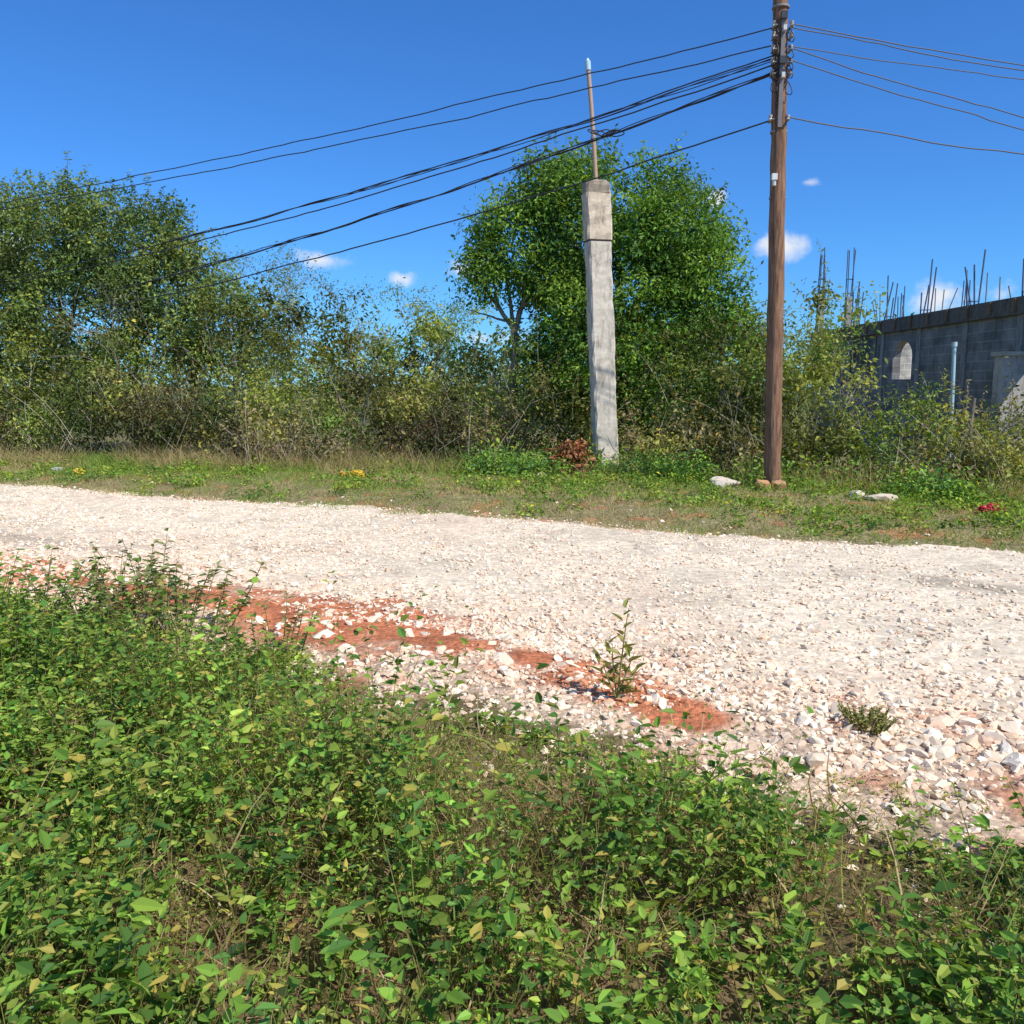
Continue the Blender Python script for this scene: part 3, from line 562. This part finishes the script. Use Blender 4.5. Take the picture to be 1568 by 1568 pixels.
# ---------------------------------------------------------------- verge debris
def lump(name,x,y,s,col,mat,z=0):
    V0,F0=ico(3); v=V0*(1+.1*np.sin(V0[:,:1]*5+rng.random()*6)*np.cos(V0[:,1:2]*4)+.03*rng.normal(size=(len(V0),1)))
    for _ in range(9):
        pn=rdir(1)[0]; dd=rng.uniform(.5,.8); pr=v@pn; v=v-np.maximum(pr-dd,0)[:,None]*pn
    V=v*1.25*np.array(s)+[x,y,float(gz(x,y))+s[2]*.5+z]; g=Acc(); g.add(V,F0,col,0,False); return g.build(name,[mat])
lump('concrete_rubble_block',3.45,14.2,(.24,.15,.10),(.6,.52,.42),M_stone); lump('concrete_rubble_block',4.9,12.55,(.11,.08,.07),(.6,.52,.42),M_stone); lump('concrete_rubble_block',5.15,12.3,(.19,.11,.06),(.6,.52,.4),M_stone)
lump('rock',3.93,13.75,(.12,.09,.1),(.5,.28,.14),M_stone); lump('rock',4.15,13.7,(.1,.09,.09),(.45,.25,.14),M_stone); lump('rock',.5,15.5,(.11,.09,.08),(.6,.55,.45),M_stone)
lump('rock',3.3,14.0,(.09,.08,.06),(.55,.5,.42),M_stone)
def bag(name,x,y,s,col):
    V0,F0=ico(4); a=V0*3; f=fbm(a[:,0]+a[:,2]*1.7,a[:,1]-a[:,2],1.0,int(abs(x*10)),4)
    V=V0*(.55+.9*f[:,None])*np.array(s)+[x,y,float(gz(x,y))+s[2]*.6]; g=Acc(); g.add(V,F0,col); return g.build(name,[M_plast])
bag('red_plastic_bag',6.0,11.0,(.15,.1,.07),(.45,.02,.03)); bag('yellow_plastic_bag',-2.65,15.1,(.14,.09,.09),(.6,.36,.02)); bag('yellow_plastic_bag',-7.8,15.9,(.1,.08,.08),(.6,.42,.03))
bag('yellow_plastic_bag',-2.95,15.35,(.08,.07,.06),(.5,.26,.03)); bag('white_plastic_bag',-8.6,16.7,(.1,.07,.05),(.4,.4,.38))
# heap of dead leaves and broken brick behind the post
g=Acc(); k=26; cc=np.stack([rng.normal(1.15,.22,k),rng.normal(16.2,.15,k),.1+.5*rng.random(k)],1)
blobs(g,cc,np.full((k,3),.16),40,.09,pal(k,[[.40,.16,.08],[.30,.13,.06],[.48,.28,.14],[.2,.1,.06]],None,.3),.4,.6,.5,inner=.2)
V0,F0=ico(1)
for i in range(12):
    c=np.array([rng.normal(1.15,.25),rng.normal(16.0,.12),.1+.45*rng.random()]); v=V0@np.linalg.qr(rng.normal(size=(3,3)))[0]; g.add(np.clip(v,-.55,.55)*[.1,.06,.05]+c,F0,pal(1,[[.5,.2,.1],[.38,.15,.07]],None,.2)[0],1)
g.build('dead_leaf_heap',[M_dry,M_stone])
# ---------------------------------------------------------------- world, sun, camera
S=Vector((.60,-.52,.95)).normalized(); el=math.asin(S.z); az=math.atan2(S.x,S.y)
w=bpy.data.worlds.new("World"); sc.world=w; w.use_nodes=True; nt=w.node_tree; nt.nodes.clear(); L=nt.links.new
o=nd(nt,'ShaderNodeOutputWorld'); bg=nd(nt,'ShaderNodeBackground'); bg.inputs[1].default_value=.12; L(bg.outputs[0],o.inputs[0])
sk=nd(nt,'ShaderNodeTexSky',sky_type='NISHITA'); sk.sun_disc=False; sk.sun_elevation=el; sk.sun_rotation=az; sk.air_density=1.0; sk.dust_density=.1; sk.ozone_density=3.0; sk.altitude=0
tc=nd(nt,'ShaderNodeTexCoord')
# deep-blue tropical sky low down, unseen warm-white tint added overhead against blue shade
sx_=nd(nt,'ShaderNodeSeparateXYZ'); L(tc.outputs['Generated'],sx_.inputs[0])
overhead_fill=nd(nt,'ShaderNodeMapRange',interpolation_type='SMOOTHSTEP'); overhead_fill.inputs[1].default_value=.5; overhead_fill.inputs[2].default_value=.85; L(sx_.outputs[2],overhead_fill.inputs[0])
tm=nd(nt,'ShaderNodeMix',data_type='RGBA'); tm.inputs[6].default_value=(.33,.77,1.34,1); tm.inputs[7].default_value=(1.9,1.6,1.25,1); L(overhead_fill.outputs[0],tm.inputs[0])
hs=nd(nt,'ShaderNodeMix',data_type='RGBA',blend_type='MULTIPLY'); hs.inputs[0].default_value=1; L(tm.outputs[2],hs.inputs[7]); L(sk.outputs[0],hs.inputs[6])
nz=nd(nt,'ShaderNodeTexNoise'); nz.inputs['Scale'].default_value=16; nz.inputs['Detail'].default_value=9; nz.inputs['Roughness'].default_value=.6; L(tc.outputs['Generated'],nz.inputs['Vector'])
last=None
for a,e_,sx,sz,am in [(-11.6,7.6,.055,.018,1),(16.6,8.2,.034,.024,1.1),(12.4,11,.018,.014,.9),(-7.1,6.6,.025,.013,.9),(-29.6,7.6,.05,.028,1),(-2.8,7.2,.04,.017,.9),(25,5,.09,.028,.95),(17.8,11.7,.025,.008,.7),(-2,3,.09,.02,.8),(-18,5.5,.06,.015,.6)]:
    a=math.radians(a); e2=math.radians(e_); c=(math.sin(a)*math.cos(e2),math.cos(a)*math.cos(e2),math.sin(e2))
    s1=nd(nt,'ShaderNodeVectorMath',operation='SUBTRACT'); L(tc.outputs['Generated'],s1.inputs[0]); s1.inputs[1].default_value=c
    s2=nd(nt,'ShaderNodeVectorMath',operation='MULTIPLY'); L(s1.outputs[0],s2.inputs[0]); s2.inputs[1].default_value=(1/sx,1/sx,1/sz)
    s3=nd(nt,'ShaderNodeVectorMath',operation='LENGTH'); L(s2.outputs[0],s3.inputs[0])
    s4=nd(nt,'ShaderNodeMapRange'); s4.inputs[1].default_value=0; s4.inputs[2].default_value=1.3; s4.inputs[3].default_value=am; s4.inputs[4].default_value=0; L(s3.outputs['Value'],s4.inputs[0])
    if last is None: last=s4.outputs[0]
    else:
        mxx=nd(nt,'ShaderNodeMath',operation='MAXIMUM'); L(last,mxx.inputs[0]); L(s4.outputs[0],mxx.inputs[1]); last=mxx.outputs[0]
ad=nd(nt,'ShaderNodeMath',operation='MULTIPLY_ADD'); L(nz.outputs['Fac'],ad.inputs[0]); ad.inputs[1].default_value=2.2; ad.inputs[2].default_value=-1.35
a2=nd(nt,'ShaderNodeMath',operation='ADD'); L(ad.outputs[0],a2.inputs[0]); L(last,a2.inputs[1])
mr=nd(nt,'ShaderNodeMapRange',interpolation_type='SMOOTHSTEP'); mr.inputs[1].default_value=.15; mr.inputs[2].default_value=.75; L(a2.outputs[0],mr.inputs[0])
ml=nd(nt,'ShaderNodeMath',operation='MULTIPLY'); L(mr.outputs[0],ml.inputs[0]); gt=nd(nt,'ShaderNodeMath',operation='GREATER_THAN'); L(last,gt.inputs[0]); gt.inputs[1].default_value=.001; L(gt.outputs[0],ml.inputs[1])
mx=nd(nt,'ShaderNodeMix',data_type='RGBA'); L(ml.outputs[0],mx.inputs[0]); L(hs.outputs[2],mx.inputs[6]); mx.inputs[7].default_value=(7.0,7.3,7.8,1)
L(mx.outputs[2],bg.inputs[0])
sl=bpy.data.lights.new('sun','SUN'); sl.energy=5; sl.angle=math.radians(.5); sl.color=(1,.95,.86)
so=bpy.data.objects.new('sun',sl); sc.collection.objects.link(so); so.rotation_euler=S.to_track_quat('Z','Y').to_euler(); so.location=(10,-10,20)
cam=bpy.data.cameras.new('camera'); cam.sensor_width=36; cam.lens=31.18; cam.clip_end=3000; cam.clip_start=.05
co=bpy.data.objects.new('camera',cam); sc.collection.objects.link(co); co.location=(0,0,1.7); co.rotation_euler=(math.radians(90-8.13),0,0); sc.camera=co
sc.view_settings.view_transform='Standard'; sc.view_settings.look='None'; sc.view_settings.exposure=0
